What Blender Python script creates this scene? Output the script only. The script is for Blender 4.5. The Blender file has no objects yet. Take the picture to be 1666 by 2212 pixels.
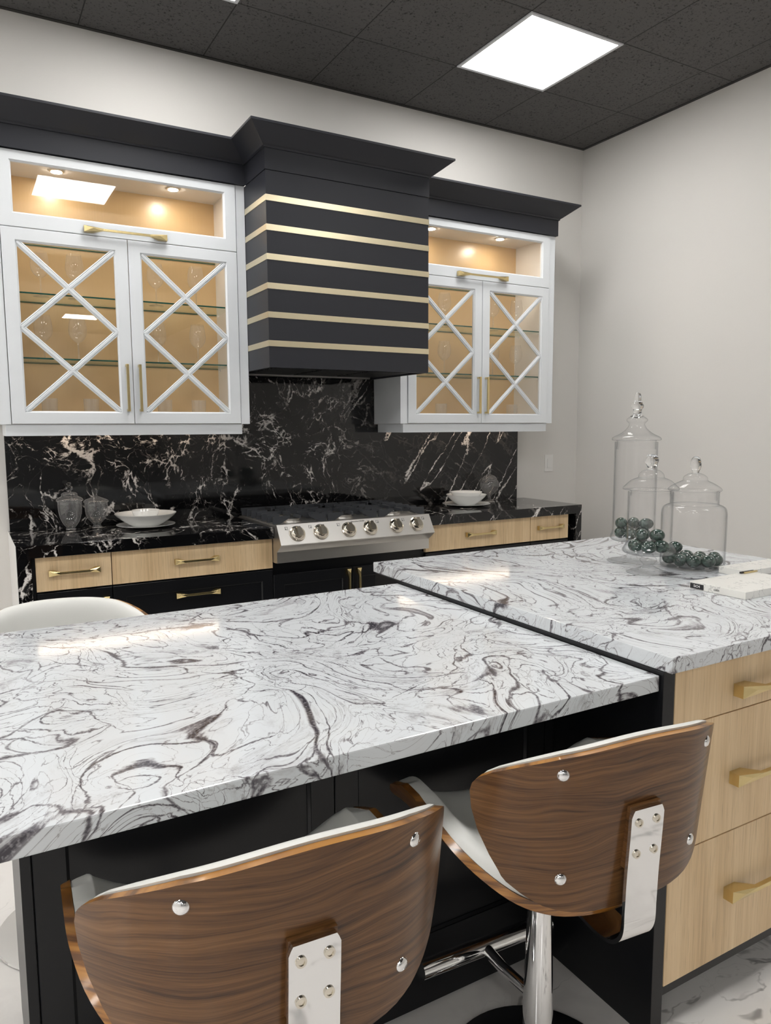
import bpy, bmesh, math, random
from math import sin, cos, pi, sqrt, radians, atan2
from mathutils import Vector, Matrix
random.seed(7)
S = bpy.context.scene
COL = S.collection

# ------------------------------------------------------------------ node helpers
class NT:
    def __init__(s, name):
        m = bpy.data.materials.new(name); m.use_nodes = True
        s.m = m; s.t = m.node_tree; s.t.nodes.clear()
        s.out = s.n('ShaderNodeOutputMaterial')
    def n(s, ty, **kw):
        nd = s.t.nodes.new(ty)
        for k, v in kw.items(): setattr(nd, k, v)
        return nd
    def l(s, a, b): s.t.links.new(a, b)
    def put(s, sock, v):
        if hasattr(v, 'is_output') or isinstance(v, bpy.types.NodeSocket): s.l(v, sock)
        else: sock.default_value = v
    def math(s, op, a, b=0.0, c=0.0, clamp=False):
        nd = s.n('ShaderNodeMath', operation=op); nd.use_clamp = clamp
        s.put(nd.inputs[0], a); s.put(nd.inputs[1], b); s.put(nd.inputs[2], c); return nd.outputs[0]
    def vmath(s, op, a, b=(0, 0, 0), sc=None):
        nd = s.n('ShaderNodeVectorMath', operation=op)
        s.put(nd.inputs[0], a)
        if sc is None: s.put(nd.inputs[1], b)
        else: s.put(nd.inputs['Scale'], sc)
        return nd.outputs[0]
    def noise(s, co, scale, detail=3.0, rough=.5, dist=0.0):
        nd = s.n('ShaderNodeTexNoise'); s.put(nd.inputs['Vector'], co)
        nd.inputs['Scale'].default_value = scale; nd.inputs['Detail'].default_value = detail
        nd.inputs['Roughness'].default_value = rough; nd.inputs['Distortion'].default_value = dist
        return nd
    def smooth(s, x, a, b, lo=0.0, hi=1.0):
        nd = s.n('ShaderNodeMapRange', interpolation_type='SMOOTHSTEP')
        for i, v in enumerate((x, a, b, lo, hi)): s.put(nd.inputs[i], v)
        return nd.outputs[0]
    def ramp(s, x, stops):
        nd = s.n('ShaderNodeValToRGB'); s.put(nd.inputs[0], x)
        e = nd.color_ramp.elements
        while len(e) > 1: e.remove(e[0])
        e[0].position = stops[0][0]; e[0].color = tuple(stops[0][1]) + (1,)
        for p, c in stops[1:]:
            k = e.new(p); k.color = tuple(c) + (1,)
        return nd.outputs[0]
    def mix(s, f, a, b, mode='MIX'):
        nd = s.n('ShaderNodeMix', data_type='RGBA', blend_type=mode)
        s.put(nd.inputs[0], f)
        for i, v in ((6, a), (7, b)):
            if isinstance(v, tuple): nd.inputs[i].default_value = v if len(v) == 4 else v + (1,)
            else: s.l(v, nd.inputs[i])
        return nd.outputs[2]
    def bsdf(s, col=None, rough=.5, metal=0.0, spec=.5, coat=0.0, crough=.05, **kw):
        b = s.n('ShaderNodeBsdfPrincipled')
        if col is not None:
            if isinstance(col, tuple): b.inputs['Base Color'].default_value = col + (1,)
            else: s.l(col, b.inputs['Base Color'])
        s.put(b.inputs['Roughness'], rough); b.inputs['Metallic'].default_value = metal
        b.inputs['Specular IOR Level'].default_value = spec
        b.inputs['Coat Weight'].default_value = coat; b.inputs['Coat Roughness'].default_value = crough
        for k, v in kw.items(): s.put(b.inputs[k], v)
        s.l(b.outputs[0], s.out.inputs[0]); return b
    def objco(s): return s.n('ShaderNodeTexCoord').outputs['Object']
    def worldco(s): return s.n('ShaderNodeNewGeometry').outputs['Position']
    def bump(s, b, h, strength=.2, dist=.002):
        nd = s.n('ShaderNodeBump'); nd.inputs['Strength'].default_value = strength
        nd.inputs['Distance'].default_value = dist; s.put(nd.inputs['Height'], h)
        s.l(nd.outputs[0], b.inputs['Normal'])

def plain(name, col, rough=.5, metal=0.0, spec=.5, coat=0.0, var=.03):
    t = NT(name)
    n = t.noise(t.objco(), 9.0, 3.0)
    c = t.mix(n.outputs[0], tuple(x * (1 - var) for x in col), tuple(min(1, x * (1 + var)) for x in col))
    t.bsdf(c, rough, metal, spec, coat); return t.m

M = {}
M['white'] = plain('white_satin_paint', (.70, .725, .75), .32)
M['interior'] = plain('white_cabinet_lining', (.74, .70, .66), .4)
M['black'] = plain('black_satin_paint', (.0052, .0056, .0070), .33, spec=.35)
M['hoodblack'] = plain('soft_black_paint', (.019, .020, .026), .42, spec=.4)
M['chrome'] = plain('polished_chrome', (.82, .82, .82), .05, 1.0, var=.01)
M['nickel'] = plain('warm_nickel', (.70, .65, .56), .16, 1.0, var=.01)
M['rubber'] = plain('black_rubber', (.012, .012, .012), .6)
M['iron'] = plain('cast_iron', (.040, .043, .049), .45)
M['capblack'] = plain('burner_cap', (.012, .012, .012), .35)
M['alu'] = plain('burner_aluminium', (.5, .48, .45), .35, 1.0)
M['ceramic'] = plain('white_porcelain', (.82, .82, .80), .12, coat=.3, var=.01)
M['leather'] = None
M['plastic'] = plain('white_plastic', (.74, .73, .71), .3)
M['labelblack'] = plain('black_label', (.012, .012, .014), .4)
M['ink'] = plain('printed_ink', (.02, .02, .02), .5)
M['inkwhite'] = plain('white_print', (.8, .8, .8), .5)
M['trimdark'] = plain('dark_ceiling_trim', (.02, .019, .018), .5)

def m_leather():
    t = NT('white_leather'); n = t.noise(t.objco(), 260.0, 2.0)
    b = t.bsdf((.66, .66, .63), .38, spec=.45); t.bump(b, n.outputs[0], .12, .0006); return t.m
M['leather'] = m_leather()

def m_wall():
    t = NT('warm_white_wall_paint'); co = t.worldco(); n = t.noise(co, 60.0, 3.0)
    b = t.bsdf((.665, .647, .618), .62, spec=.3); t.bump(b, n.outputs[0], .06, .001); return t.m
M['wall'] = m_wall()
M['farwall'] = plain('grey_far_wall', (.36, .36, .36), .6)
M['sidewall'] = plain('white_far_wall', (.72, .71, .69), .6)

def m_brass(name, col, stretch, rough):
    t = NT(name); co = t.objco()
    n = t.noise(t.vmath('MULTIPLY', co, stretch), 30.0, 2.0)
    c = t.mix(n.outputs[0], tuple(x * .97 for x in col), col)
    t.bsdf(c, rough, 1.0); return t.m
M['brass'] = m_brass('brushed_brass', (.74, .59, .30), (2, 20, 20), .27)
M['brassstrip'] = m_brass('satin_brass_strip', (.84, .74, .52), (.6, 18, 18), .33)
M['steel'] = m_brass('brushed_stainless_steel', (.64, .62, .59), (.6, 25, 25), .36)
def m_goldback():
    t = NT('gold_laminate'); co = t.objco()
    n = t.noise(t.vmath('MULTIPLY', co, (60, 60, .7)), 6.0, 3.0)
    c = t.mix(n.outputs[0], (.62, .415, .205), (.70, .48, .25))
    t.bsdf(c, .33, 0.0, 1.0); return t.m
M['goldback'] = m_goldback()

def m_oak():
    t = NT('light_oak_veneer'); co = t.objco()
    r = t.n('ShaderNodeObjectInfo').outputs['Random']
    off = t.vmath('SCALE', (3.1, 1.7, 5.3), sc=t.math('MULTIPLY', r, 7.0))
    co = t.vmath('ADD', co, off)
    broad = t.noise(t.vmath('MULTIPLY', co, (9, 9, .55)), 1.6, 4.0, .55)
    fine = t.noise(t.vmath('MULTIPLY', co, (120, 120, 2.2)), 1.0, 3.0, .6)
    pore = t.noise(t.vmath('MULTIPLY', co, (330, 330, 9)), 1.0, 2.0, .5)
    f = t.math('ADD', t.math('MULTIPLY', broad.outputs[0], .62), t.math('MULTIPLY', fine.outputs[0], .38))
    c = t.ramp(f, [(.28, (.50, .34, .185)), (.45, (.69, .50, .29)), (.60, (.77, .58, .355)), (.76, (.82, .64, .41))])
    c = t.mix(t.smooth(pore.outputs[0], .58, .68, 0, .35), c, (.33, .22, .12))
    b = t.bsdf(c, .42, spec=.4); t.bump(b, fine.outputs[0], .05, .0008); return t.m
M['oak'] = m_oak()

def m_walnut():
    t = NT('walnut_plywood'); co = t.objco()
    r = t.n('ShaderNodeObjectInfo').outputs['Random']
    co = t.vmath('ADD', co, t.vmath('SCALE', (1.3, .7, 2.9), sc=t.math('MULTIPLY', r, 5.0)))
    w = t.noise(t.vmath('MULTIPLY', co, (2.2, 2.2, 4.5)), 1.3, 2.0)
    d = t.vmath('SCALE', t.vmath('SUBTRACT', w.outputs['Color'], (.5, .5, .5)), sc=.10)
    co2 = t.vmath('ADD', co, d)
    z = t.n('ShaderNodeSeparateXYZ'); t.l(co2, z.inputs[0])
    rings = t.noise(t.vmath('MULTIPLY', co2, (1.0, 1.0, 30)), 3.4, 5.0, .66)
    fine = t.noise(t.vmath('MULTIPLY', co2, (5, 5, 260)), 1.5, 3.0, .6)
    f = t.math('ADD', t.math('MULTIPLY', rings.outputs[0], .68), t.math('MULTIPLY', fine.outputs[0], .32))
    c = t.ramp(f, [(.34, (.036, .015, .005)), (.44, (.088, .038, .013)), (.53, (.135, .062, .021)), (.68, (.205, .100, .038))])
    t.bsdf(c, .30, spec=.35, coat=.12, crough=.12); return t.m
M['walnut'] = m_walnut()
def m_plyedge():
    t = NT('amber_plywood_edge'); co = t.objco()
    n = t.noise(t.vmath('MULTIPLY', co, (8, 8, 150)), 1.0, 3.0)
    c = t.ramp(n.outputs[0], [(.35, (.10, .036, .006)), (.5, (.28, .115, .018)), (.65, (.40, .18, .035))])
    t.bsdf(c, .3, spec=.5, coat=.6, crough=.12); return t.m
M['plyedge'] = m_plyedge()

def m_quartz():
    t = NT('white_swirled_quartz'); co = t.worldco()
    w1 = t.noise(co, 1.25, 1.5, .5)
    c1 = t.vmath('ADD', co, t.vmath('SCALE', t.vmath('SUBTRACT', w1.outputs['Color'], (.5, .5, .5)), sc=1.5))
    w2 = t.noise(c1, 3.1, 2.0, .5)
    c2 = t.vmath('ADD', c1, t.vmath('SCALE', t.vmath('SUBTRACT', w2.outputs['Color'], (.5, .5, .5)), sc=.34))
    w3 = t.noise(c2, 13.0, 5.0, .62)
    c3 = t.vmath('ADD', c2, t.vmath('SCALE', t.vmath('SUBTRACT', w3.outputs['Color'], (.5, .5, .5)), sc=.050))
    tot = None
    for sc, k, lo, hi, amp, off, a, b in ((1.2, 9.0, .020, .062, 1.0, 0, .36, .68), (1.9, 12.0, .020, .075, .9, 3.7, .37, .65), (2.8, 18.0, .028, .12, .8, 8.1, .44, .66), (5.2, 14.0, .024, .09, .66, 5.3, .40, .64), (9.0, 12.0, .026, .09, .55, 2.3, .44, .66)):
        n = t.noise(t.vmath('ADD', c3, (off, off, off)), sc, 1.5, .45).outputs[0]
        p = t.math('PINGPONG', t.math('MULTIPLY', n, k), .5)
        m = t.smooth(t.noise(t.vmath('ADD', c2, (off + 5, 1, 2)), 3.2 + sc, 5.0, .66).outputs[0], a, b)
        w = t.math('ADD', lo, t.math('MULTIPLY', t.math('POWER', m, 1.6), hi))
        v = t.math('MULTIPLY', t.smooth(t.math('DIVIDE', p, w), 0.0, 1.0, 1.0, 0.0), t.math('ADD', .42, t.math('MULTIPLY', m, .80)))
        v = t.math('MULTIPLY', v, amp)
        tot = v if tot is None else t.math('MAXIMUM', tot, v)
    wide = t.noise(c2, 3.0, 3.0, .5).outputs[0]
    smoke = t.math('MULTIPLY', t.smooth(t.noise(t.vmath('MULTIPLY', c3, (1, 1.3, 1.2)), 11.0, 8.0, .74).outputs[0],   .50, .70), .48)
    tot = t.math('MAXIMUM', tot, t.math('MULTIPLY', smoke, t.smooth(wide, .42, .58)))
    grain = t.noise(co, 170.0, 2.0).outputs[0]
    tot = t.math('MULTIPLY', tot, t.smooth(grain, .30, .55, .60, 1.0))
    c = t.ramp(tot, [(0, (.625, .65, .67)), (.25, (.44, .44, .455)), (.55, (.21, .20, .215)), (1, (.045, .04, .05))])
    t.bsdf(c, .09, spec=.5); return t.m
M['quartz'] = m_quartz()

def m_nero():
    t = NT('black_white_veined_marble'); co = t.worldco()
    w1 = t.noise(co, 1.7, 3.0, .55)
    c1 = t.vmath('ADD', co, t.vmath('SCALE', t.vmath('SUBTRACT', w1.outputs['Color'], (.5, .5, .5)), sc=.55))
    w2 = t.noise(c1, 9.0, 5.0, .65)
    c2 = t.vmath('ADD', c1, t.vmath('SCALE', t.vmath('SUBTRACT', w2.outputs['Color'], (.5, .5, .5)), sc=.075))
    w3 = t.noise(c2, 45.0, 3.0, .6)
    c3 = t.vmath('ADD', c2, t.vmath('SCALE', t.vmath('SUBTRACT', w3.outputs['Color'], (.5, .5, .5)), sc=.022))
    xs = t.n('ShaderNodeSeparateXYZ'); t.l(co, xs.inputs[0])
    right = t.smooth(xs.outputs[0], .1, .75)
    busy = t.math('SUBTRACT', 1.0, t.math('MULTIPLY', right, .75))
    tot = None
    for sc, lo, hi, a, b, off, amp in ((2.1, .0035, .050, .47, .70, 0, 1.0), (4.6, .006, .060, .46, .68, 4.1, 1.0), (9.5, .012, .075, .47, .65, 9.3, .9), (24.0, .035, .12, .48, .62, 2.2, .85)):
        v = t.n('ShaderNodeTexVoronoi', feature='DISTANCE_TO_EDGE')
        t.l(t.vmath('ADD', c3, (off, off * .5, off * .3)), v.inputs['Vector']); v.inputs['Scale'].default_value = sc
        m = t.smooth(t.noise(t.vmath('ADD', c1, (off, 2, 7)), 2.4 + sc * .16, 6.0, .68).outputs[0], a, b)
        w = t.math('ADD', lo, t.math('MULTIPLY', t.math('POWER', m, 2.6), hi))
        k = t.math('MULTIPLY', t.smooth(t.math('DIVIDE', v.outputs[0], w), 0.3, 1.0, 1.0, 0.0), t.math('ADD', .10 if sc < 6 else 0.0, t.math('MULTIPLY', m, 1.1)))
        k = t.math('MULTIPLY', k, amp)
        k = t.math('MULTIPLY', k, busy)
        tot = k if tot is None else t.math('MAXIMUM', tot, k)
    # slanted streaks, long and clean towards the right-hand end
    for ang, off, amp in ((-33, 0, 1.3), (48, 4.4, .35)):
        cs = t.vmath('ADD', co, t.vmath('SCALE', t.vmath('SUBTRACT', w2.outputs['Color'], (.5, .5, .5)), sc=.05))
        cs = t.vmath('ADD', cs, t.vmath('SCALE', t.vmath('SUBTRACT', w3.outputs['Color'], (.5, .5, .5)), sc=.02))
        sp = t.n('ShaderNodeVectorRotate', rotation_type='Y_AXIS'); t.l(t.vmath('ADD', cs, (off, 0, off)), sp.inputs['Vector']); sp.inputs['Angle'].default_value = radians(ang)
        n = t.noise(t.vmath('MULTIPLY', sp.outputs[0], (3.6, 2.0, .45)), 1.6, 2.0, .5).outputs[0]
        p = t.math('ABSOLUTE', t.math('SUBTRACT', t.math('PINGPONG', t.math('MULTIPLY', n, 3.0), .5), .25))
        mk = t.smooth(t.noise(t.vmath('ADD', c1, (off, 3, 1)), 3.2, 5.0, .62).outputs[0], .40, .66)
        st = t.math('MULTIPLY', t.smooth(t.math('DIVIDE', p, t.math('ADD', .010, t.math('MULTIPLY', mk, .050))), .3, 1.0, 1.0, 0.0), t.math('MULTIPLY', right, t.math('MULTIPLY', t.math('ADD', .25, mk), amp), 0, True))
        tot = t.math('MAXIMUM', tot, st)
    crumb = t.smooth(t.noise(co, 85.0, 3.0, .6).outputs[0], .30, .52, .25, 1.0)
    tot = t.math('MULTIPLY', tot, crumb)
    c = t.ramp(tot, [(0, (.0045, .0045, .005)), (.25, (.040, .037, .035)), (.6, (.28, .26, .245)), (1, (.74, .71, .68))])
    t.bsdf(c, .05, spec=.5); return t.m
M['nero'] = m_nero()

def m_floor():
    t = NT('white_marble_floor_tile'); co = t.worldco()
    w1 = t.noise(co, 1.3, 4.0, .6)
    c1 = t.vmath('ADD', co, t.vmath('SCALE', t.vmath('SUBTRACT', w1.outputs['Color'], (.5, .5, .5)), sc=.7))
    n = t.noise(t.vmath('MULTIPLY', c1, (.8, 1.7, 1)), 1.7, 5.0, .6).outputs[0]
    m = t.smooth(t.noise(c1, 5.0, 4.0, .6).outputs[0], .42, .66)
    v = t.math('MULTIPLY', t.smooth(t.math('DIVIDE', t.math('ABSOLUTE', t.math('SUBTRACT', n, .5)), t.math('ADD', .004, t.math('MULTIPLY', m, .02))), 0, 1, 1, 0), t.math('ADD', .10, t.math('MULTIPLY', m, .62)))
    cl = t.smooth(t.noise(c1, 3.0, 5.0, .6).outputs[0], .5, .75, 0, .18)
    c = t.ramp(t.math('MAXIMUM', v, cl), [(0, (.80, .775, .745)), (.4, (.52, .50, .48)), (1, (.14, .135, .13))])
    t.bsdf(c, .10, spec=.5); return t.m
M['floor'] = m_floor()

def m_palemarble(name, base, vein):
    t = NT(name); co = t.objco()
    w1 = t.noise(co, 9.0, 4.0, .6)
    c1 = t.vmath('ADD', co, t.vmath('SCALE', t.vmath('SUBTRACT', w1.outputs['Color'], (.5, .5, .5)), sc=.16))
    n = t.noise(c1, 7.0, 3.0, .5).outputs[0]
    v = t.smooth(t.math('ABSOLUTE', t.math('SUBTRACT', n, .5)), 0, .012, .55, 0)
    t.bsdf(t.mix(v, base, vein), .22, spec=.5); return t.m
M['sample'] = m_palemarble('cream_marble_sample', (.74, .73, .69), (.34, .33, .33))

def m_egg():
    t = NT('green_marbled_stone'); co = t.objco()
    r = t.n('ShaderNodeObjectInfo').outputs['Random']
    co = t.vmath('ADD', co, t.vmath('SCALE', (1.3, .7, 2.9), sc=t.math('MULTIPLY', r, 5.0)))
    n = t.noise(co, 50.0, 6.0, .65, 1.5).outputs[0]
    c = t.ramp(n, [(.3, (.008, .018, .014)), (.5, (.020, .042, .032)), (.62, (.045, .082, .066)), (.75, (.13, .19, .16))])
    t.bsdf(c, .12, spec=.5, coat=.4, crough=.03); return t.m
M['egg'] = m_egg()

def m_ceiling():
    t = NT('charcoal_ceiling_tile'); co = t.worldco()
    sp = t.n('ShaderNodeSeparateXYZ'); t.l(co, sp.inputs[0])
    g = None
    for ax, o in ((0, 1.413), (1, -.57)):
        q = t.math('PINGPONG', t.math('ADD', t.math('SUBTRACT', sp.outputs[ax], o), 61.0), .305)
        k = t.smooth(q, .0016, .0038, 1, 0)
        g = k if g is None else t.math('MAXIMUM', g, k)
    pit = t.noise(co, 75.0, 4.0, .7, .6).outputs[0]
    f = t.smooth(pit, .55, .64)
    blot = t.noise(co, 4.0, 3.0).outputs[0]
    c = t.mix(blot, (.099, .096, .095), (.114, .110, .108))
    c = t.mix(f, c, (.035, .033, .032))
    c = t.mix(g, c, (.030, .029, .028))
    b = t.bsdf(c, .8, spec=.2)
    h = t.math('SUBTRACT', t.math('SUBTRACT', 1.0, t.math('MULTIPLY', f, .5)), g)
    t.bump(b, h, .5, .004); return t.m
M['ceiling'] = m_ceiling()

def m_emit(name, col, st):
    t = NT(name); e = t.n('ShaderNodeEmission'); e.inputs[0].default_value = col + (1,); e.inputs[1].default_value = st
    t.l(e.outputs[0], t.out.inputs[0]); return t.m
M['panel'] = m_emit('lit_panel_diffuser', (1, .985, .96), 20.0)
M['puck'] = m_emit('lit_puck', (1, .90, .76), 185.0)
M['strip'] = m_emit('lit_led_strip', (1, .80, .62), 10.0)

def m_thin(name, tint_face, tint_edge, blend=.35, base=.06, gain=.8, rough=.01, pw=4.0, haze=0.0):
    # thin clear glass: what is behind shows through; rim darkens a little, reflects more
    t = NT(name)
    lw = t.n('ShaderNodeLayerWeight'); lw.inputs[0].default_value = blend
    tr = t.n('ShaderNodeBsdfTransparent'); gl = t.n('ShaderNodeBsdfGlossy'); gl.inputs['Roughness'].default_value = rough
    edge = t.math('POWER', lw.outputs['Facing'], pw)
    t.l(t.mix(edge, tint_face, tint_edge), tr.inputs[0])
    fac = t.math('ADD', base, t.math('MULTIPLY', t.math('POWER', lw.outputs['Facing'], 4.0), gain), 0, True)
    mx = t.n('ShaderNodeMixShader'); t.l(fac, mx.inputs[0]); t.l(tr.outputs[0], mx.inputs[1]); t.l(gl.outputs[0], mx.inputs[2])
    o = mx.outputs[0]
    if haze:  # white diffuse mixed in towards the rim to stand in for lit outlines
        df = t.n('ShaderNodeBsdfDiffuse'); df.inputs[0].default_value = (.9, .9, .9, 1)
        m2 = t.n('ShaderNodeMixShader'); t.l(t.math('ADD', haze * .25, t.math('MULTIPLY', edge, haze * 2.2), 0, True), m2.inputs[0]); t.l(o, m2.inputs[1]); t.l(df.outputs[0], m2.inputs[2]); o = m2.outputs[0]
    t.l(o, t.out.inputs[0]); return t.m
M['pane'] = m_thin('door_glass', (.995, .995, .99), (.93, .95, .94), .3, .035, .9, .004)
M['thin'] = m_thin('thin_blown_glass', (.997, .997, .998), (.24, .27, .30), .3, .022, .75, .012, 3.5, .02)
M['wine'] = m_thin('wine_glass_crystal', (.985, .985, .985), (.80, .80, .78), .3, .06, .8, .015, 4.0, .20)
M['candyglass'] = m_thin('candy_jar_glass', (.97, .97, .97), (.7, .68, .66), .3, .07, .8, .02, 3.0, .24)
M['shelfglass'] = m_thin('shelf_glass', (.985, .995, .985), (.80, .92, .86), .3, .04, .7)
def m_shelfedge():
    t = NT('green_glass_edge'); t.bsdf((.012, .085, .065), .08, spec=.6); return t.m
M['shelfedge'] = m_shelfedge()
def m_solid():
    t = NT('solid_clear_glass'); t.bsdf((.97, .975, .98), .0, **{'Transmission Weight': 1.0, 'IOR': 1.45}); return t.m
M['solid'] = m_solid()

# ------------------------------------------------------------------ mesh helpers
class MB:
    def __init__(s): s.b = bmesh.new()
    def box(s, x0, x1, y0, y1, z0, z1, bev=0.0, mi=0):
        vs = [s.b.verts.new((x, y, z)) for x in (x0, x1) for y in (y0, y1) for z in (z0, z1)]
        fs = [s.b.faces.new([vs[i] for i in q]) for q in ((0, 1, 3, 2), (4, 6, 7, 5), (0, 4, 5, 1), (2, 3, 7, 6), (0, 2, 6, 4), (1, 5, 7, 3))]
        for f in fs: f.material_index = mi
        if bev > 0:
            es = list({e for f in fs for e in f.edges})
            bmesh.ops.bevel(s.b, geom=es, offset=bev, segments=2, affect='EDGES', profile=.7)
        return s
    def prism(s, poly, a0, a1, axis='x', mi=0):
        """extrude a polygon along an axis; poly pairs: x->(y,z)  y->(x,z)  z->(x,y)"""
        def mk(a, p):
            return {'x': (a, p[0], p[1]), 'y': (p[0], a, p[1]), 'z': (p[0], p[1], a)}[axis]
        A = [s.b.verts.new(mk(a0, p)) for p in poly]; B = [s.b.verts.new(mk(a1, p)) for p in poly]
        fs = [s.b.faces.new(A), s.b.faces.new(B[::-1])]
        n = len(poly)
        for i in range(n): fs.append(s.b.faces.new((A[i], B[i], B[(i + 1) % n], A[(i + 1) % n])))
        for f in fs: f.material_index = mi
        return s
    def lathe(s, prof, seg=40, c=(0, 0, 0), mi=0, M4=None):
        rings = []
        for r, z in prof:
            if r < 1e-6: rings.append([s.b.verts.new((0, 0, z))])
            else: rings.append([s.b.verts.new((r * cos(2 * pi * k / seg), r * sin(2 * pi * k / seg), z)) for k in range(seg)])
        for A, B in zip(rings, rings[1:]):
            for k in range(seg):
                a = [A[k % len(A)], A[(k + 1) % len(A)], B[(k + 1) % len(B)], B[k % len(B)]]
                a = [v for i, v in enumerate(a) if v not in a[:i]]
                if len(a) > 2:
                    try: s.b.faces.new(a).material_index = mi
                    except ValueError: pass
        T = M4 or Matrix.Identity(4)
        for R in rings:
            for v in R: v.co = T @ v.co + Vector(c)
        return s
    def grid(s, P, closed=False, mi=0):
        V = [[s.b.verts.new(p) for p in row] for row in P]
        for i in range(len(V) - 1):
            m = len(V[i])
            for j in range(m if closed else m - 1):
                s.b.faces.new((V[i][j], V[i][(j + 1) % m], V[i + 1][(j + 1) % m], V[i + 1][j])).material_index = mi
        return V
    def tube(s, pts, r, seg=14, cap=True, mi=0):
        pts = [Vector(p) for p in pts]
        rs = r if isinstance(r, (list, tuple)) else [r] * len(pts)
        P = []; up = None
        for i, p in enumerate(pts):
            d = (pts[min(i + 1, len(pts) - 1)] - pts[max(i - 1, 0)]).normalized()
            if up is None: up = Vector((0, 0, 1)) if abs(d.z) < .9 else Vector((1, 0, 0))
            a = d.cross(up).normalized(); b = a.cross(d).normalized(); up = b
            P.append([p + (a * cos(2 * pi * k / seg) + b * sin(2 * pi * k / seg)) * rs[i] for k in range(seg)])
        V = s.grid(P, True, mi)
        if cap:
            s.b.faces.new(V[0][::-1]).material_index = mi; s.b.faces.new(V[-1]).material_index = mi
        return s
    def build(s, name, mats, parent=None, loc=(0, 0, 0), smooth=None):
        b = s.b
        bmesh.ops.recalc_face_normals(b, faces=b.faces[:])
        me = bpy.data.meshes.new(name); b.to_mesh(me); b.free()
        if not isinstance(mats, (list, tuple)): mats = [mats]
        for m in mats: me.materials.append(M[m] if isinstance(m, str) else m)
        if smooth is not None:
            me.polygons.foreach_set('use_smooth', [True] * len(me.polygons))
            if smooth < 3: me.set_sharp_from_angle(angle=smooth)
        o = bpy.data.objects.new(name, me); COL.objects.link(o)
        o.location = loc
        if parent: o.parent = parent
        return o

def tag(o, label=None, cat=None, group=None, kind=None):
    if label: o['label'] = label
    if cat: o['category'] = cat
    if group: o['group'] = group
    if kind: o['kind'] = kind
    return o
def thing(name, label, cat, loc=(0, 0, 0), rz=0.0, group=None):
    o = bpy.data.objects.new(name, None); COL.objects.link(o); o.empty_display_size = .1
    o.location = loc; o.rotation_euler = (0, 0, rz); return tag(o, label, cat, group)
def copy_tree(o, parent=None):
    c = o.copy(); COL.objects.link(c)
    if parent: c.parent = parent
    for ch in o.children: copy_tree(ch, c)
    return c
def text(name, s, size, mat, parent, loc, rot, align='CENTER', ext=.0003):
    cu = bpy.data.curves.new(name, 'FONT'); cu.body = s; cu.size = size; cu.align_x = align; cu.align_y = 'CENTER'; cu.extrude = ext
    t = bpy.data.objects.new('tmp', cu); COL.objects.link(t)
    me = bpy.data.meshes.new_from_object(t); bpy.data.objects.remove(t); bpy.data.curves.remove(cu)
    me.name = name; me.materials.append(M[mat])
    o = bpy.data.objects.new(name, me); COL.objects.link(o); o.location = loc; o.rotation_euler = rot; o.parent = parent
    return o
def spline(pts, n):
    """Catmull-Rom through 2-D control points"""
    out = []
    P = [pts[0]] + list(pts) + [pts[-1]]
    for i in range(1, len(P) - 2):
        for k in range(n):
            t = k / n
            out.append(tuple(.5 * (2 * P[i][d] + (P[i + 1][d] - P[i - 1][d]) * t + (2 * P[i - 1][d] - 5 * P[i][d] + 4 * P[i + 1][d] - P[i + 2][d]) * t * t + (3 * P[i][d] - P[i - 1][d] - 3 * P[i + 1][d] + P[i + 2][d]) * t ** 3) for d in range(len(pts[0]))))
    out.append(tuple(pts[-1])); return out
def interp(x, tab):
    for (a, va), (b, vb) in zip(tab, tab[1:]):
        if x <= b: return va + (vb - va) * (x - a) / (b - a) if b > a else vb
    return tab[-1][1]
def dbl(prof, th=.003):
    # outer wall profile -> outer plus inner wall
    return list(prof) + [(max(0, r - th) if r > .012 else r, z + (th if r <= .05 and i < len(prof) * .3 else 0)) for i, (r, z) in reversed(list(enumerate(prof)))]

# ------------------------------------------------------------------ camera
CZ = .92
cam = bpy.data.cameras.new('camera'); co = bpy.data.objects.new('camera', cam); COL.objects.link(co)
cam.sensor_fit = 'AUTO'; cam.sensor_width = 36; cam.lens = 1599.16 / 2212 * 36; cam.clip_start = .02
yaw, pitch, roll = .51789, -.11402, -.00498
f = Vector((sin(yaw) * cos(pitch), cos(yaw) * cos(pitch), sin(pitch))); r = Vector((cos(yaw), -sin(yaw), 0)); u = r.cross(f)
r2 = cos(roll) * r + sin(roll) * u; u2 = -sin(roll) * r + cos(roll) * u
R = Matrix((r2, u2, -f)).transposed()
co.matrix_world = Matrix.Translation((-1.63563, -4.05456, 1.41941)) @ R.to_4x4()
S.camera = co

# ------------------------------------------------------------------ room shell
XR, XL, YB, ZC = 2.294, -7.0, -13.0, 3.351
def struct(name, mb, mat): return tag(mb.build(name, mat), kind='structure')
struct('floor', MB().box(XL - .1, XR + .1, YB - .1, .1, -.1, 0), 'floor')
struct('ceiling', MB().box(XL - .1, XR + .1, YB - .1, .1, ZC, ZC + .1), 'ceiling')
struct('wall_back', MB().box(XL - .1, XR + .1, 0, .1, 0, ZC), 'wall')
struct('wall_right', MB().box(XR, XR + .1, YB, 0, 0, ZC), 'wall')
struct('wall_left', MB().box(XL - .1, XL, YB, 0, 0, ZC), 'sidewall')
struct('wall_rear', MB().box(XL - .1, XR + .1, YB - .1, YB, 0, ZC), 'farwall')
struct('trim_1', MB().box(XL, XR, -.022, 0, ZC - .004, ZC), 'trimdark')
struct('trim_2', MB().box(XR - .022, XR, YB, -.022, ZC - .004, ZC), 'trimdark')

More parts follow.
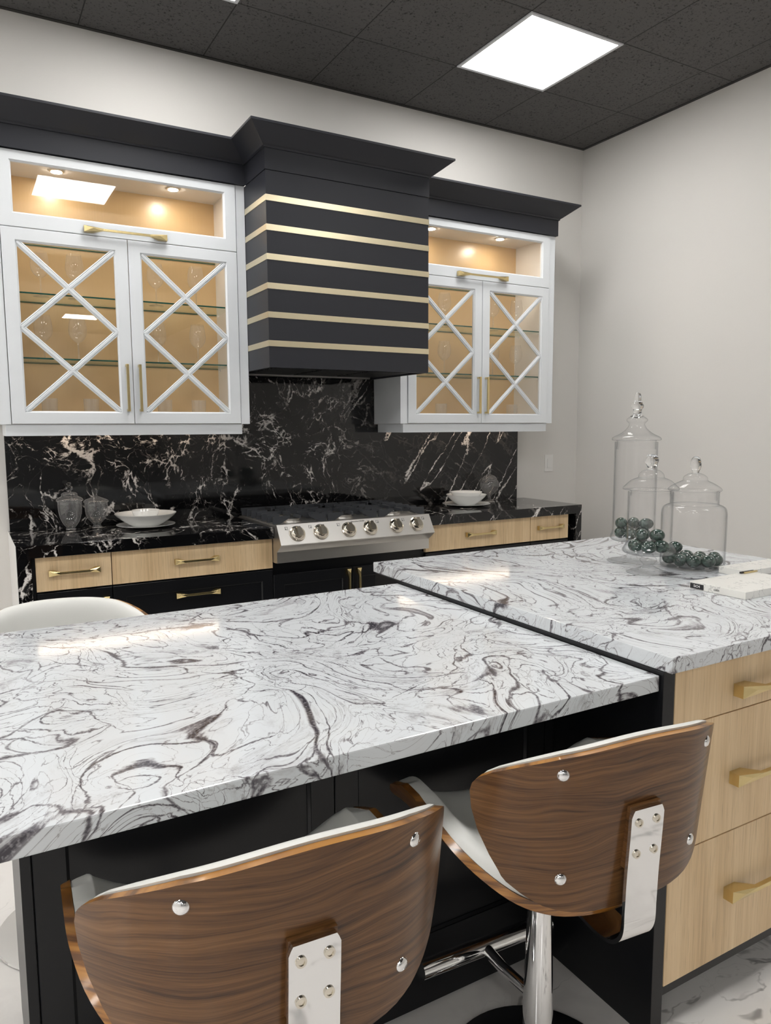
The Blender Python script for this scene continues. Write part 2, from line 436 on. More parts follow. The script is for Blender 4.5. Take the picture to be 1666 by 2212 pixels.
# ceiling light panels on the tile grid
def make_panel():
    t = thing('ceiling_light', 'square white light panel set in the dark ceiling near the right wall', 'light')
    m = MB()
    for a in (-.303, .285):
        m.box(a, a + .018, -.303, .303, -.006, 0); m.box(-.285, .285, a, a + .018, -.006, 0)
    m.build('frame', plain('panel_frame', (.62, .63, .65), .4), t)
    MB().box(-.285, .285, -.285, .285, -.003, 0).build('diffuser', 'panel', t)
    return t
pan = make_panel()
pan.location = (1.108, -.875, ZC - .0005)
spots = [(1.108 + 1.83 * i, -.875 - 2.44 * j) for i in (-4, -3, -2) for j in range(5)] + [(-.722, -.875), (-.722, -3.315), (1.108, -3.315), (.30, -10.635)]  # left-hand columns are unseen panels added for fill light
for k, (x, y) in enumerate(spots):
    o = copy_tree(pan); o.location = (x, y, ZC - .0005)
    if (x, y) == (-.722, -.875): o['label'] = 'light panel cut off by the top edge of the photo, above the left cabinet'
    else: o['label'] = 'square light panel in the ceiling out of frame, from a set largely added for fill light'; o['group'] = 'ceiling lights behind the camera'

# light switch
t = thing('light_switch', 'white rocker light switch on the wall right of the black marble backsplash', 'switch', (2.027, 0, 1.158))
MB().box(-.038, .038, -.006, 0, -.06, .06, .002).build('switch_plate', 'plastic', t)
MB().box(-.017, .017, -.010, -.006, -.033, .033, .0015).build('rocker', 'plastic', t)

# ------------------------------------------------------------------ handles
def handle(L, parent, loc, vertical=False, h=.028, wl=None, out=.032, name='handle', slim=False):
    """brass pull: faceted wedge at each end carrying a thin bar; local y- is outwards"""
    m = MB(); wl = wl or min(.075, L * .3); hb = .0105
    if slim:
        m.box(-L / 2, L / 2, -out, -out + .011, -.006, .006, .0012)
        for sx in (-1, 1): m.box(sx * L / 2 - (.012 if sx > 0 else 0), sx * L / 2 + (.012 if sx < 0 else 0), -out + .006, 0, -.006, .006, .001)
    else:
        for sx in (-1, 1):
            xo, xi = sx * L / 2, sx * (L / 2 - wl); xm = sx * (L / 2 - .004)
            ys = -out * .72
            V = [m.b.verts.new(p) for p in (
                (xo, 0, -h / 2), (xo, 0, h / 2), (xo, ys, -h / 2), (xo, ys, h / 2),       # 0-3 outer end
                (sx * (L / 2 - wl * .45), -out * 1.0, h / 2 * .25), # 4 ridge peak
                (xi, -out * .62, -hb / 2), (xi, -out * .62, hb / 2), (xi, -out * .95, hb / 2), (xi, -out * .95, -hb / 2), # 5-8 bar joint
                (xo - sx * wl * .45, 0, -h / 2), (xo - sx * wl * .45, 0, h / 2))]
            for q in ((0, 1, 3, 2), (2, 3, 4), (3, 7, 4), (2, 4, 8), (4, 7, 8), (1, 10, 3), (10, 6, 7, 3), (0, 2, 9), (9, 2, 8, 5), (9, 5, 6, 10), (5, 8, 7, 6), (0, 9, 10, 1)):
                try: m.b.faces.new([V[i] for i in q])
                except ValueError: pass
        m.box(-L / 2 + wl - .002, L / 2 - wl + .002, -out * .95, -out * .62, -hb / 2, hb / 2, .001)
    o = m.build(name, 'brass', parent, loc)
    if vertical: o.rotation_euler = (0, pi / 2, 0)
    return o

def frame_mesh(m, x0, x1, z0, z1, a0, a1, c0, c1, yf, th, ch=.007):
    """picture-frame board with a moulded inner edge"""
    def rect(x0, x1, z0, z1, y): return [m.b.verts.new(p) for p in ((x0, y, z0), (x1, y, z0), (x1, y, z1), (x0, y, z1))]
    e = .0018
    L = [rect(x0, x1, z0, z1, yf + th), rect(x0, x1, z0, z1, yf + e), rect(x0 + e, x1 - e, z0 + e, z1 - e, yf),
         rect(a0 - ch, a1 + ch, c0 - ch, c1 + ch, yf), rect(a0 - ch, a1 + ch, c0 - ch, c1 + ch, yf + .003), rect(a0, a1, c0, c1, yf + .008), rect(a0, a1, c0, c1, yf + th)]
    L.append(L[0])
    for A, B in zip(L, L[1:]):
        for i in range(4): m.b.faces.new((A[i], A[(i + 1) % 4], B[(i + 1) % 4], B[i]))

def lattice(m, a0, a1, c0, c1, yf):
    zm = (c0 + c1) / 2
    prof = [(-.0135, .010), (-.0135, .0045), (-.009, .0025), (-.0075, .0055), (-.004, .0010), (.004, .0010), (.0075, .0055), (.009, .0025), (.0135, .0045), (.0135, .010)]
    for dy, p, q in ((0, (a0, c1), (a1, zm)), (.0004, (a1, c1), (a0, zm)), (0, (a0, zm), (a1, c0)), (.0004, (a1, zm), (a0, c0))):
        d = Vector((q[0] - p[0], 0, q[1] - p[1])).normalized(); nrm = Vector((-d.z, 0, d.x))
        P = [[Vector((pt[0], 0, pt[1])) + nrm * w + Vector((0, yf + .002 + h + dy, 0)) for w, h in prof] for pt in (p, q)]
        m.grid(P, True)

# ------------------------------------------------------------------ crown and fascia
def crown_path(m, pts, z0, z1, out, zs=.0):
    """sweep a cove profile along a plan polyline; outside is to the right-hand side of travel"""
    prof = [(0, z0), (.006, z0), (.008, z0 + .008), (.016, z0 + .013), (out - .004, z1 - .012), (out, z1 - .010), (out, z1), (0, z1)]
    rows = []
    n = len(pts)
    for i, p in enumerate(pts):
        p = Vector(p); d0 = (p - Vector(pts[i - 1])).normalized() if i else None; d1 = (Vector(pts[i + 1]) - p).normalized() if i < n - 1 else None
        if d0 is None: off = Vector((d1.y, -d1.x))
        elif d1 is None: off = Vector((d0.y, -d0.x))
        else:
            a, b = Vector((d0.y, -d0.x)), Vector((d1.y, -d1.x)); off = (a + b) / (1 + a.dot(b))
        rows.append([(p.x + off.x * w, p.y + off.y * w, z) for w, z in prof])
    V = m.grid(rows, True)
    m.b.faces.new(V[0]); m.b.faces.new(V[-1][::-1])

# ------------------------------------------------------------------ upper cabinets
SH = (2.030, 1.742)
def upper_cabinet(x0, name_label, pucks, left):
    """x0: left end incl. filler, width 1.158"""
    W = 1.158; t = thing('wall_cabinet', name_label, 'cabinet', (x0, 0, 1.44))
    X = lambda v: v; Z = lambda v: v - 1.44
    c0, c1 = .046, W - .046
    m = MB()
    m.box(c0, c0 + .018, -.318, -.001, Z(1.44), Z(2.625)).box(c1 - .018, c1, -.318, -.001, Z(1.44), Z(2.625))
    m.box(c0 + .018, c1 - .018, -.318, -.001, Z(1.44), Z(1.458)).box(c0 + .018, c1 - .018, -.318, -.001, Z(2.605), Z(2.625))
    m.build('carcass', 'interior', t)
    m = MB(); m.box(c0 + .018, c1 - .018, -.022, -.002, Z(1.458), Z(2.605)).build('back_panel', 'goldback', t)
    for a, b in ((0, c0), (c1, W)):
        MB().box(a, b, -.333, -.001, Z(1.44), Z(2.625), .0012).build('filler_panel', 'white', t)
    MB().box(.022, W - .040, -.325, -.305, Z(1.388), Z(1.4395), .0015).box(.022, .040, -.305, -.022, Z(1.388), Z(1.4395)).box(W - .058, W - .040, -.305, -.022, Z(1.388), Z(1.4395)).build('light_rail', 'white', t)
    MB().box(.12, W - .12, -.072, -.052, Z(1.4325), Z(1.4395)).build('led_strip', 'strip', t)
    # lift-up door
    d0, d1 = c0 + .003, c1 - .003
    m = MB(); frame_mesh(m, d0, d1, Z(2.300), Z(2.622), d0 + .055, d1 - .062, Z(2.364), Z(2.574), -.34, .02)
    fd = m.build('lift_up_door', 'white', t)
    MB().box(d0 + .05, d1 - .057, -.327, -.323, Z(2.358), Z(2.580)).build('glass_pane', 'pane', fd)
    handle(.372, fd, ((d0 + d1) / 2 - .005, -.34, Z(2.322)), h=.028, wl=.082)
    # lower doors
    mid = (d0 + d1) / 2
    for (a, b, hx) in ((d0, mid - .0015, mid - .029), (mid + .0015, d1, mid + .029)):
        m = MB(); frame_mesh(m, a, b, Z(1.442), Z(2.297), a + .061, b - .061, Z(1.500), Z(2.238), -.34, .02)
        dr = m.build('door', 'white', t)
        m = MB(); lattice(m, a + .061, b - .061, Z(1.500), Z(2.238), -.34); m.build('lattice', 'white', dr)
        MB().box(a + .056, b - .056, -.327, -.323, Z(1.494), Z(2.244)).build('glass_pane', 'pane', dr)
        handle(.222, dr, (hx, -.34, Z(1.611)), True, slim=True)
    for z in SH + (2.300,):
        m = MB(); m.box(c0 + .019, c1 - .019, -.30, -.024, Z(z - .007), Z(z))
        m.b.faces.ensure_lookup_table()
        for fc in m.b.faces:
            fc.normal_update()
            if abs(fc.normal.y) > .5: fc.material_index = 1
        m.build('glass_shelf', ['shelfglass', 'shelfedge'], t)
    for z in SH:
        for xx in (c0 + .018, c1 - .018 - .008):
            for yy in (-.26, -.06): MB().box(xx, xx + .008, yy - .005, yy + .005, Z(z - .017), Z(z - .0075)).build('shelf_pin', 'plastic', t)
    for px in pucks:
        p = MB().lathe([(0, -.006), (.026, -.006), (.031, -.004), (.031, 0), (0, 0)], 24, (px - x0, -.195, Z(2.6045))).build('puck_light', 'chrome', t, smooth=.6)
        MB().lathe([(0, -.0078), (.024, -.0078), (.025, -.0062)], 24, (px - x0, -.195, Z(2.6045))).build('lens', 'puck', p)
    MB().box(0, W + (.006 if not left else 0), -.353, -.001, Z(2.6255), Z(2.80)).build('fascia', 'hoodblack', t)
    m = MB()
    if left: crown_path(m, [(-.02, -.001), (-.02, -.353), (W - .001, -.353)], Z(2.72), Z(2.806), .098)
    else: crown_path(m, [(.000, -.353), (W + .006, -.353), (W + .006, -.001)], Z(2.72), Z(2.806), .098)
    m.build('crown', 'hoodblack', t)
    return t
cabL = upper_cabinet(-1.483, 'white glass-fronted wall cabinet with X lattice doors left of the black hood', (-1.179, -.645), True)
cabR = upper_cabinet(.5885, 'white glass-fronted wall cabinet with X lattice doors right of the black hood', (.889, 1.409), False)

# ------------------------------------------------------------------ range hood
hx0, hx1, hy = -.3235, .587, -.63
t = thing('range_hood', 'black chimney hood with six brass stripes above the gas cooktop', 'hood', ((hx0 + hx1) / 2, 0, 1.71))
hw = (hx1 - hx0) / 2; Z = lambda v: v - 1.71
m = MB()
m.box(-hw, hw, hy, hy + .018, 0, Z(2.622)).box(-hw, -hw + .018, hy + .018, -.001, 0, Z(2.622)).box(hw - .018, hw, hy + .018, -.001, 0, Z(2.622)).box(-hw + .018, hw - .018, hy + .018, -.001, Z(2.60), Z(2.622))
m.build('body', 'hoodblack', t)
MB().box(-hw + .0185, hw - .0185, hy + .0185, -.002, .012, .03).build('vent_panel', 'black', t)
fl = None
for i in range(3):
    m = MB(); a = -hw + .05 + i * (2 * hw - .1) / 3; b = a + (2 * hw - .1) / 3 - .012
    m.box(a, b, hy + .08, -.12, .008, .0115)
    n = 16
    for k in range(n):
        yy = hy + .09 + k * (-.12 - hy - .10) / (n - 1) * .94
        m.box(a + .008, b - .008, yy, yy + .010, .002, .008)
    fl = m.build('baffle_filter', M['steel'] if False else 'capblack', t)
for i in range(6):
    z1 = Z(2.512) - i * .1348
    m = MB(); e = .0022
    m.box(-hw - e, hw + e, hy - e, hy, z1 - .028, z1).box(-hw - e, -hw, hy, -.336, z1 - .028, z1).box(hw, hw + e, hy, -.336, z1 - .028, z1)
    m.build('brass_stripe', 'brassstrip', t)
MB().box(-hw - .003, hw + .003, hy - .003, -.3535, Z(2.624), Z(2.80)).build('fascia', 'hoodblack', t)
m = MB(); crown_path(m, [(-hw - .003, -.354), (-hw - .003, hy - .003), (hw + .003, hy - .003), (hw + .003, -.354)], Z(2.72), Z(2.806), .098)
m.build('crown', 'hoodblack', t)

# ------------------------------------------------------------------ backsplash and black worktops
t = MB().prism([(-1.456, .921), (1.724, .921), (1.724, 1.437), (.586, 1.437), (.586, 1.7095), (-.3215, 1.7095), (-.3215, 1.437), (-1.456, 1.437)], -.019, -.001, 'y').build('backsplash', 'nero')
tag(t, 'glossy black marble backsplash with white veins behind the cooktop', 'backsplash')
def worktop(x0, x1, leg, label):
    t = thing('marble_worktop', label, 'worktop', ((x0 + x1) / 2, -.29, .92)); c = (x0 + x1) / 2
    lo = lambda *b: [b[0] - c, b[1] - c, b[2] + .29, b[3] + .29, b[4] - .92, b[5] - .92]
    MB().box(*lo(x0, x1, -.572, -.001, .865, .92), bev=.0012).build('slab', 'nero', t)
    MB().box(*lo(leg[0], leg[1], -.572, -.001, 0, .8648), bev=.001).build('waterfall_leg', 'nero', t)
    return t
wl = worktop(-1.463, -.300, (-1.463, -1.407), 'black marble worktop with waterfall end left of the cooktop')
tag(MB().box(-.5835, -.5816, -.2815, .2885, -.9195, -.001).build('end_panel', 'plastic', wl), 'pale end face')
worktop(.613, 1.800, (1.752, 1.800), 'black marble worktop with waterfall end right of the cooktop')

def shaker(m, x0, x1, z0, z1, yf, th=.02, rail=.06):
    frame_mesh(m, x0, x1, z0, z1, x0 + rail, x1 - rail, z0 + rail, z1 - rail, yf, th, .005)
    m.box(x0 + rail - .004, x1 - rail + .004, yf + .009, yf + th - .001, z0 + rail - .004, z1 - rail + .004)
def base_unit(x0, x1, label, kind, hl=.213, low='door'):
    t = thing('base_cabinet', label, 'cabinet', ((x0 + x1) / 2, -.29, 0)); c = (x0 + x1) / 2; yo = .29; w = (x1 - x0) / 2
    zt = .8645 if kind == 'drawer' else .735
    m = MB().box(-w, w, -.522 + yo, -.021 + yo, .10, zt).box(-w, w, -.46 + yo, -.021 + yo, 0, .10); m.build('carcass', 'black', t)
    if kind == 'drawer':
        d = MB().box(-w + .0015, w - .0015, -.546 + yo, -.523 + yo, .710, .862, .0012).build('drawer', 'oak', t)
        tag(d, 'oak-faced top drawer')
        handle(hl, d, (0, -.546 + yo, .790), h=.026, wl=hl * .22)
        zl = .702
    else: zl = .672
    if low == 'drawers':
        for a, b in ((.40, zl), (.105, .396)):
            m = MB(); shaker(m, -w + .0015, w - .0015, a, b, -.546 + yo); d = m.build('drawer', 'black', t)
            handle(.213, d, (0, -.546 + yo, b - .075), h=.026, wl=.047)
    elif low == 'doors':
        for s in (-1, 1):
            m = MB(); a, b = (-w + .0015, -.002) if s < 0 else (.002, w - .0015)
            shaker(m, a, b, .105, zl, -.546 + yo); d = m.build('door', 'black', t)
            handle(.16, d, (s * .031, -.546 + yo, zl - .085), True, h=.026, wl=.045)
    else:
        m = MB(); shaker(m, -w + .0015, w - .0015, .105, zl, -.546 + yo, rail=.05); d = m.build('door', 'black', t)
        handle(.16, d, (w - .03, -.546 + yo, zl - .12), True, h=.026, wl=.045)
    return t
base_unit(-1.391, -1.0755, 'narrow base cabinet with oak top drawer at the left end of the black worktop', 'drawer')
base_unit(-1.0745, -.297, 'wide base cabinet with oak top drawer just left of the cooktop', 'drawer', low='drawers')
base_unit(-.296, .611, 'black two-door base cabinet beneath the cooktop', 'plain', low='doors')
base_unit(.624, 1.3975, 'wide base cabinet with oak top drawer just right of the cooktop', 'drawer', low='drawers')
base_unit(1.3985, 1.712, 'narrow base cabinet with oak top drawer at the right end of the black worktop', 'drawer', hl=.205)
def infill(x0, x1, label): tag(MB().box(x0, x1, -.54, -.022, 0, .8645).build('filler_panel', 'black'), label, 'panel')
infill(-1.4068, -1.392, 'slim black filler strip beside the left marble waterfall leg')
tag(MB().box(1.7125, 1.7515, -.40, -.022, 0, .8645).build('filler_panel', 'black'), 'recessed black filler strip beside the right marble waterfall leg', 'panel')
tag(MB().box(.6112, .6238, -.522, -.022, 0, .8645).build('filler_panel', 'black'), 'thin black filler strip between cooktop and the right base cabinets', 'panel')

# ------------------------------------------------------------------ gas rangetop
rx0, rx1 = -.2962, .6105; rc = (rx0 + rx1) / 2
t = thing('gas_cooktop', 'stainless steel gas cooktop with six knobs in the black worktop', 'cooktop', (rc, -.3, .92))
w = (rx1 - rx0) / 2; yo = .3; zo = -.92
MB().box(-w, w, -.585 + yo, -.03 + yo, .74 + zo, .926 + zo).build('body', 'steel', t)
m = MB().prism([(-.585 + yo, .742 + zo), (-.603 + yo, .742 + zo), (-.603 + yo, .798 + zo), (-.660 + yo, .838 + zo), (-.6625 + yo, .842 + zo), (-.603 + yo, .936 + zo), (-.585 + yo, .936 + zo)], -w, w, 'x')
m.build('control_panel', 'steel', t)
MB().box(-w + .012, w - .012, -.582 + yo, -.04 + yo, .9262 + zo, .930 + zo, .001).build('burner_tray', 'steel', t)
pn = Vector((0, -.845, .535)).normalized()
def on_panel(x, s):   # s: 0 top edge .. 1 bottom edge
    return Vector((x - rc, -.603 + yo - .0595 * s, .936 + zo - .094 * s))
rotp = Matrix(((1, 0, 0), (0, -pn.z, pn.y), (0, pn.y, pn.z))).to_4x4()
zax = pn; xax = Vector((1, 0, 0)); yax = zax.cross(xax)
rotp = Matrix((xax, yax, zax)).transposed().to_4x4()
for i, kx in enumerate((-.197, -.067, .093, .220, .380, .509)):
    c = on_panel(kx, .50)
    kb = MB().lathe([(0, 0), (.041, 0), (.0425, .003), (.041, .007), (.036, .009), (.029, .021), (.026, .023), (0, .023)], 32).build('knob', 'nickel', t, c + pn * .0003, smooth=.5)
    kb.rotation_euler = rotp.to_euler()
    MB().prism([(-.0105, -.026), (.0105, -.026), (.0095, .026), (-.0095, .026)], .020, .036, 'z').build('grip', 'nickel', kb)
    sx = kx + (-.052 if i < 3 else .052)
    q = on_panel(sx, .20); mk = MB()
    for a, b, c2, d in ((-.008, .008, -.008, -.0068), (-.008, .008, .0068, .008), (-.008, -.0068, -.0068, .0068), (.0068, .008, -.0068, .0068)): mk.box(a, b, c2, d, 0, .0006)
    px = (-.003 if i % 2 == 0 else .003); mk.box(px - .0022, px + .0022, -.005, -.0005, 0, .0006)
    o = mk.build('burner_symbol', 'ink', t, q + pn * .0002); o.rotation_euler = rotp.to_euler()
o = text('maker_lettering', 'Electrolux | ICON', .0105, 'ink', t, on_panel(.157, .10) + pn * .0004, rotp.to_euler())
bx = (-.148, .157, .462)
for x in bx:
    for y in (-.445, -.185):
        b = MB().lathe([(0, 0), (.052, 0), (.050, .006), (.043, .009), (.043, .017), (0, .017)], 28).build('burner', 'alu', t, (x - rc, y + yo, .930 + zo), smooth=.5)
        m = MB().lathe([(0, .0172), (.044, .0172), (.045, .022), (.040, .026), (0, .027)], 28)
        for k in range(24):
            a = 2 * pi * k / 24; m.box(-.002, .002, -.002, .002, .011, .017)
            for v in m.b.verts[-8:] if False else []: pass
        m.build('burner_cap', 'capblack', b, smooth=.5)
for gi, x in enumerate(bx):
    m = MB(); hz0, hz1 = .934 + zo, .973 + zo
    half = .146; th = .0055
    xs0, xs1 = x - rc - half, x - rc + half; xm = x - rc
    ys = [-.550 + yo + k * .080 for k in range(7)]
    for k, y in enumerate(ys):
        near = min(abs(y - yo + .445), abs(y - yo + .185))
        ln = .090 if near > .045 else .066
        for s in (-1, 1):
            a, b = (xs0, xs0 + ln) if s < 0 else (xs1 - ln, xs1)
            xo, xi = (a, b) if s < 0 else (b, a)
            m.prism([(xo, hz0), (xo, hz1 - .003), (xo + (.003 if s < 0 else -.003), hz1), (xi, hz1), (xi, hz1 - .010), (xo + (.05 if s < 0 else -.05) * (ln / .1), hz0 + .004), (xo + (.04 if s < 0 else -.04) * (ln / .1), hz0)], y - th, y + th, 'y')
    for xx in (xs0 + .030, xs1 - .030): m.box(xx - .005, xx + .005, ys[0], ys[-1], hz1 - .022, hz1 - .012)
    for yy in (-.315 + yo, ys[-1] + .012):
        m.box(xs0 + .0, xs1, yy - .005, yy + .005, hz1 - .018, hz1 - .001)
    for yy in (-.445 + yo, -.185 + yo):
        m.box(xm - .005, xm + .005, yy + .03, yy + .12, hz1 - .016, hz1); m.box(xm - .005, xm + .005, yy - .11, yy - .03, hz1 - .016, hz1)
    m.build('grate', 'iron', t)

# ------------------------------------------------------------------ island: raised drawer block
tp = MB().box(-.329, .985, -3.012, -1.667, .884, .92, .003).build('island_countertop', 'quartz')
tag(tp, 'raised white swirled quartz top carrying the glass jars', 'countertop')
isl = thing('island_cabinet', 'oak drawer cabinet with black side panel under the raised quartz top', 'cabinet', (.33, -2.3, 0))
ox, oy = -.33, 2.3
def loc(b): return (b[0] + ox, b[1] + ox, b[2] + oy, b[3] + oy, b[4], b[5])
MB().box(*loc((-.333, -.296, -2.994, -1.69, 0, .8835)), bev=.0015).build('side_panel', 'black', isl)
MB().box(*loc((-.2955, .96, -2.972, -1.69, .12, .8835))).box(*loc((-.2955, .96, -2.86, -1.69, 0, .12))).build('carcass', 'black', isl)
MB().box(*loc((-.2955, .96, -2.992, -2.86, .099, .1195))).build('bottom_rail', 'black', isl)
for a, b in ((-.2935, .583), (.586, .958)):
    for z0, z1 in ((.7485, .8825), (.4455, .7455), (.1215, .4425)):
        d = MB().box(*loc((a, b, -2.994, -2.973, z0, z1)), bev=.0012).build('drawer', 'oak', isl)
        hz = .800 if z1 > .8 else .583 if z1 > .5 else .288
        L = .46 if b < .6 else .22
        handle(L, d, ((-.088 + L / 2 + ox) if b < .6 else ((a + b) / 2 + ox), -2.994 + oy, hz), h=.030, wl=.088 if b < .6 else .05, out=.036)

# lower table
TZ = .875
tp = MB().box(-1.70, -.336, -2.985, -1.855, TZ - .036, TZ, .003).build('table_countertop', 'quartz')
tag(tp, 'lower white swirled quartz tabletop above the bar stools', 'countertop')
tb = thing('panelled_cabinet', 'black panelled base under the lower quartz tabletop', 'cabinet', (-.96, -2.4, 0))
bx0, bx1, byf, byb = -1.592, -.3345, -2.654, -2.15
ox, oy = .96, 2.4
MB().box(*loc((bx0 + .001, bx1, byf + .022, byb, 0, .8385))).build('carcass', 'black', tb)
def panelset(x0, x1, z0=.012, z1=.838):
    m = MB(); frame_mesh(m, x0 + ox, x1 + ox, z0, z1, x0 + .062 + ox, x1 - .062 + ox, z0 + .19, z1 - .075, byf + oy, .0215, .006)
    m.box(x0 + .055 + ox, x1 - .055 + ox, byf + oy + .010, byf + oy + .0214, z0 + .18, z1 - .07)
    m.build('door_panel', 'black', tb)
MB().box(bx0 + ox, -1.574 + ox, byf + oy, byf + oy + .0215, 0, .8385, .001).build('corner_post', 'black', tb)
panelset(-1.572, -.970); panelset(-.968, -.366)
MB().box(-.364 + ox, bx1 + ox, byf + oy, byf + oy + .0215, 0, .8385).build('corner_post', 'black', tb)

# ------------------------------------------------------------------ bar stools
HW = [(.578, .02), (.582, .085), (.590, .135), (.602, .170), (.620, .200), (.645, .228), (.69, .246), (.74, .261), (.79, .270), (.83, .273), (.85, .271), (.863, .264), (.874, .251), (.882, .232), (.889, .203), (.8935, .166)]
def droop(x, z): return z - .046 * (abs(x) / .285) ** 2.2 * max(0, min(1, (z - .66) / .23))
def back_y(x, z, zt=.89):
    return -.296 + .034 * (.89 - z) / .31 + abs(.136 * (abs(x) / .278) ** 3.3)
def make_stool():
    t = thing('bar_stool', 'walnut and white leather bar stool tucked under the table beside the oak drawers', 'stool')
    # back plate
    th = .013
    NZ = 44; NX = 40
    zs = [.578 + (.8935 - .578) * (0.5 - .5 * cos(pi * k / NZ)) for k in range(NZ + 1)]
    F, B = [], []
    for z in zs:
        hw = interp(z, HW)
        rowF, rowB = [], []
        for k in range(NX + 1):
            x = hw * (-1 + 2 * k / NX)
            y = back_y(x, z); dy = (back_y(x + .001, z) - back_y(x - .001, z)) / .002
            n = Vector((-dy, 1, 0)).normalized()
            q = Vector((x, y, droop(x, z))); rowB.append(q); rowF.append(q + n * th)
        F.append(rowF); B.append(rowB)
    m = MB(); VB = m.grid(B); VF = m.grid(F)
    def rim(a, b):
        for i in range(len(a) - 1): m.b.faces.new((a[i], a[i + 1], b[i + 1], b[i])).material_index = 1
    rim(VB[0], VF[0]); rim(VB[-1], VF[-1]); rim([r[0] for r in VB], [r[0] for r in VF]); rim([r[-1] for r in VB], [r[-1] for r in VF])
    back = m.build('backrest', ['walnut', 'plyedge'], t, smooth=.7)
    # leather pad inside the back
    m = MB(); A, Bk = [], []
    for z in zs:
        zz = .735 + (z - .735) * .985 + .006; hw = interp(z, HW) * .985
        a, b = [], []
        for k in range(NX + 1):
            uu = -1 + 2 * k / NX; x = hw * uu; y = back_y(x, z); dy = (back_y(x + .001, z) - back_y(x - .001, z)) / .002
            n = Vector((-dy, 1, 0)).normalized(); v = (z - .578) / (.8935 - .578) * 2 - 1
            puff = .008 + .026 * (1 - abs(uu) ** 8) ** .5 * (1 - abs(v) ** 8) ** .5
            p = Vector((x, y, droop(x, zz))); a.append(p + n * (th + .0006)); b.append(p + n * (th + puff))
        A.append(a); Bk.append(b)
    VA = m.grid(A); VC = m.grid(Bk); mi = 0
    for a, b in ((VA[0], VC[0]), (VA[-1], VC[-1]), ([r[0] for r in VA], [r[0] for r in VC]), ([r[-1] for r in VA], [r[-1] for r in VC])):
        for i in range(len(a) - 1): m.b.faces.new((a[i], a[i + 1], b[i + 1], b[i]))
    m.build('back_cushion', 'leather', t, smooth=1.2)
    # seat shell: bent ply, a broad U from arm to arm
    U = spline([(-.279, .690), (-.276, .672), (-.261, .640), (-.232, .609), (-.190, .581), (-.132, .562), (-.06, .552), (0, .550), (.06, .552), (.132, .562), (.190, .581), (.232, .609), (.261, .640), (.276, .672), (.279, .690)], 4)
    ND = 20
    def dep(i):
        h = (U[i][1] - .55) / .140
        yb = -.235 + .255 * h ** 1.15; yf = .225 - .085 * h ** 2
        e = max(0, (h - .86) / .14)          # round the arm tip
        md = (yb + yf) / 2; k = 1 - .42 * e ** 2
        return md + (yb - md) * k, md + (yf - md) * k
    def seat_rows(off, inset=0.0, puff=None):
        rows = []
        for i, (x, z) in enumerate(U):
            a, b = U[max(i - 1, 0)], U[min(i + 1, len(U) - 1)]
            d = Vector((b[0] - a[0], 0, b[1] - a[1])).normalized(); n = Vector((-d.z, 0, d.x))
            y0, y1 = dep(i); y0 += inset; y1 -= inset
            row = []
            for k in range(ND + 1):
                v = -1 + 2 * k / ND; o = off if puff is None else off + puff * (1 - abs(v) ** 6) ** .5 * (1 - abs(-1 + 2 * i / (len(U) - 1)) ** 14) ** .5
                drop = -.012 * max(0, v - .4) ** 2 * 2
                row.append(Vector((x, y0 + (y1 - y0) * (v + 1) / 2, z + drop)) + n * o)
            rows.append(row)
        return rows
    def solid(mo, R0, R1, mi):
        V0 = mo.grid(R0); V1 = mo.grid(R1)
        for a, b in ((V0[0], V1[0]), (V0[-1], V1[-1]), ([r[0] for r in V0], [r[0] for r in V1]), ([r[-1] for r in V0], [r[-1] for r in V1])):
            for i in range(len(a) - 1): mo.b.faces.new((a[i], a[i + 1], b[i + 1], b[i])).material_index = mi
    m = MB(); solid(m, seat_rows(0), seat_rows(.015), 1); m.build('seat_shell', ['walnut', 'plyedge'], t, smooth=.7)
    m = MB(); solid(m, seat_rows(.0156, .006), seat_rows(.024, .006, .026), 0); m.build('seat_cushion', 'leather', t, smooth=1.2)
    # bolts
    for x, z in ((-.160, .850), (.160, .850), (-.148, .655), (.148, .655)):
        y = back_y(x, z); dy = (back_y(x + .001, z) - back_y(x - .001, z)) / .002
        o = MB().lathe([(.0110, -.001), (.0106, .002), (.007, .0048), (0, .0058)], 20).build('bolt', 'chrome', t, (x, y, z), smooth=1.5)
        o.rotation_euler = Vector((dy, -1, 0)).to_track_quat('Z', 'Y').to_euler()
    # chrome J bracket
    path = spline([(-.2985, .772), (-.2955, .72), (-.2905, .65), (-.288, .59), (-.285, .540), (-.266, .510), (-.235, .497), (-.19, .497), (-.10, .508), (-.02, .522), (.06, .526)], 6)
    m = MB(); rows = []
    for i, (y, z) in enumerate(path):
        a, b = path[max(i - 1, 0)], path[min(i + 1, len(path) - 1)]
        d = Vector((0, b[0] - a[0], b[1] - a[1])).normalized(); n = Vector((0, -d.z, d.y)); n = n if i else n
        c = Vector((0, y, z)); hwid = .036 if i > 2 else (.036 - (.006 * (2 - i) / 2) ** 1)
        rows.append([c + Vector((-hwid, 0, 0)), c + Vector((-hwid, 0, 0)) + n * .007, c + Vector((hwid, 0, 0)) + n * .007, c + Vector((hwid, 0, 0))])
    V = m.grid(rows, True); m.b.faces.new(V[0]); m.b.faces.new(V[-1][::-1])
    br = m.build('bracket', 'chrome', t, smooth=.6)
    for x, z in ((-.0195, .748), (.0195, .748), (-.0195, .690), (.0195, .690)):
        y = interp(-z, [(-.772, -.2985), (-.72, -.2955), (-.65, -.2905)]) - .0005
        o = MB().lathe([(.0078, -.001), (.0075, .0022), (.0045, .0026), (.0042, .0012), (0, .0012)], 18).build('screw', 'nickel', br, (0, 0, 0), smooth=.5)
        o.location = (x, y, z); o.rotation_euler = (pi / 2, 0, 0)
    m = MB()
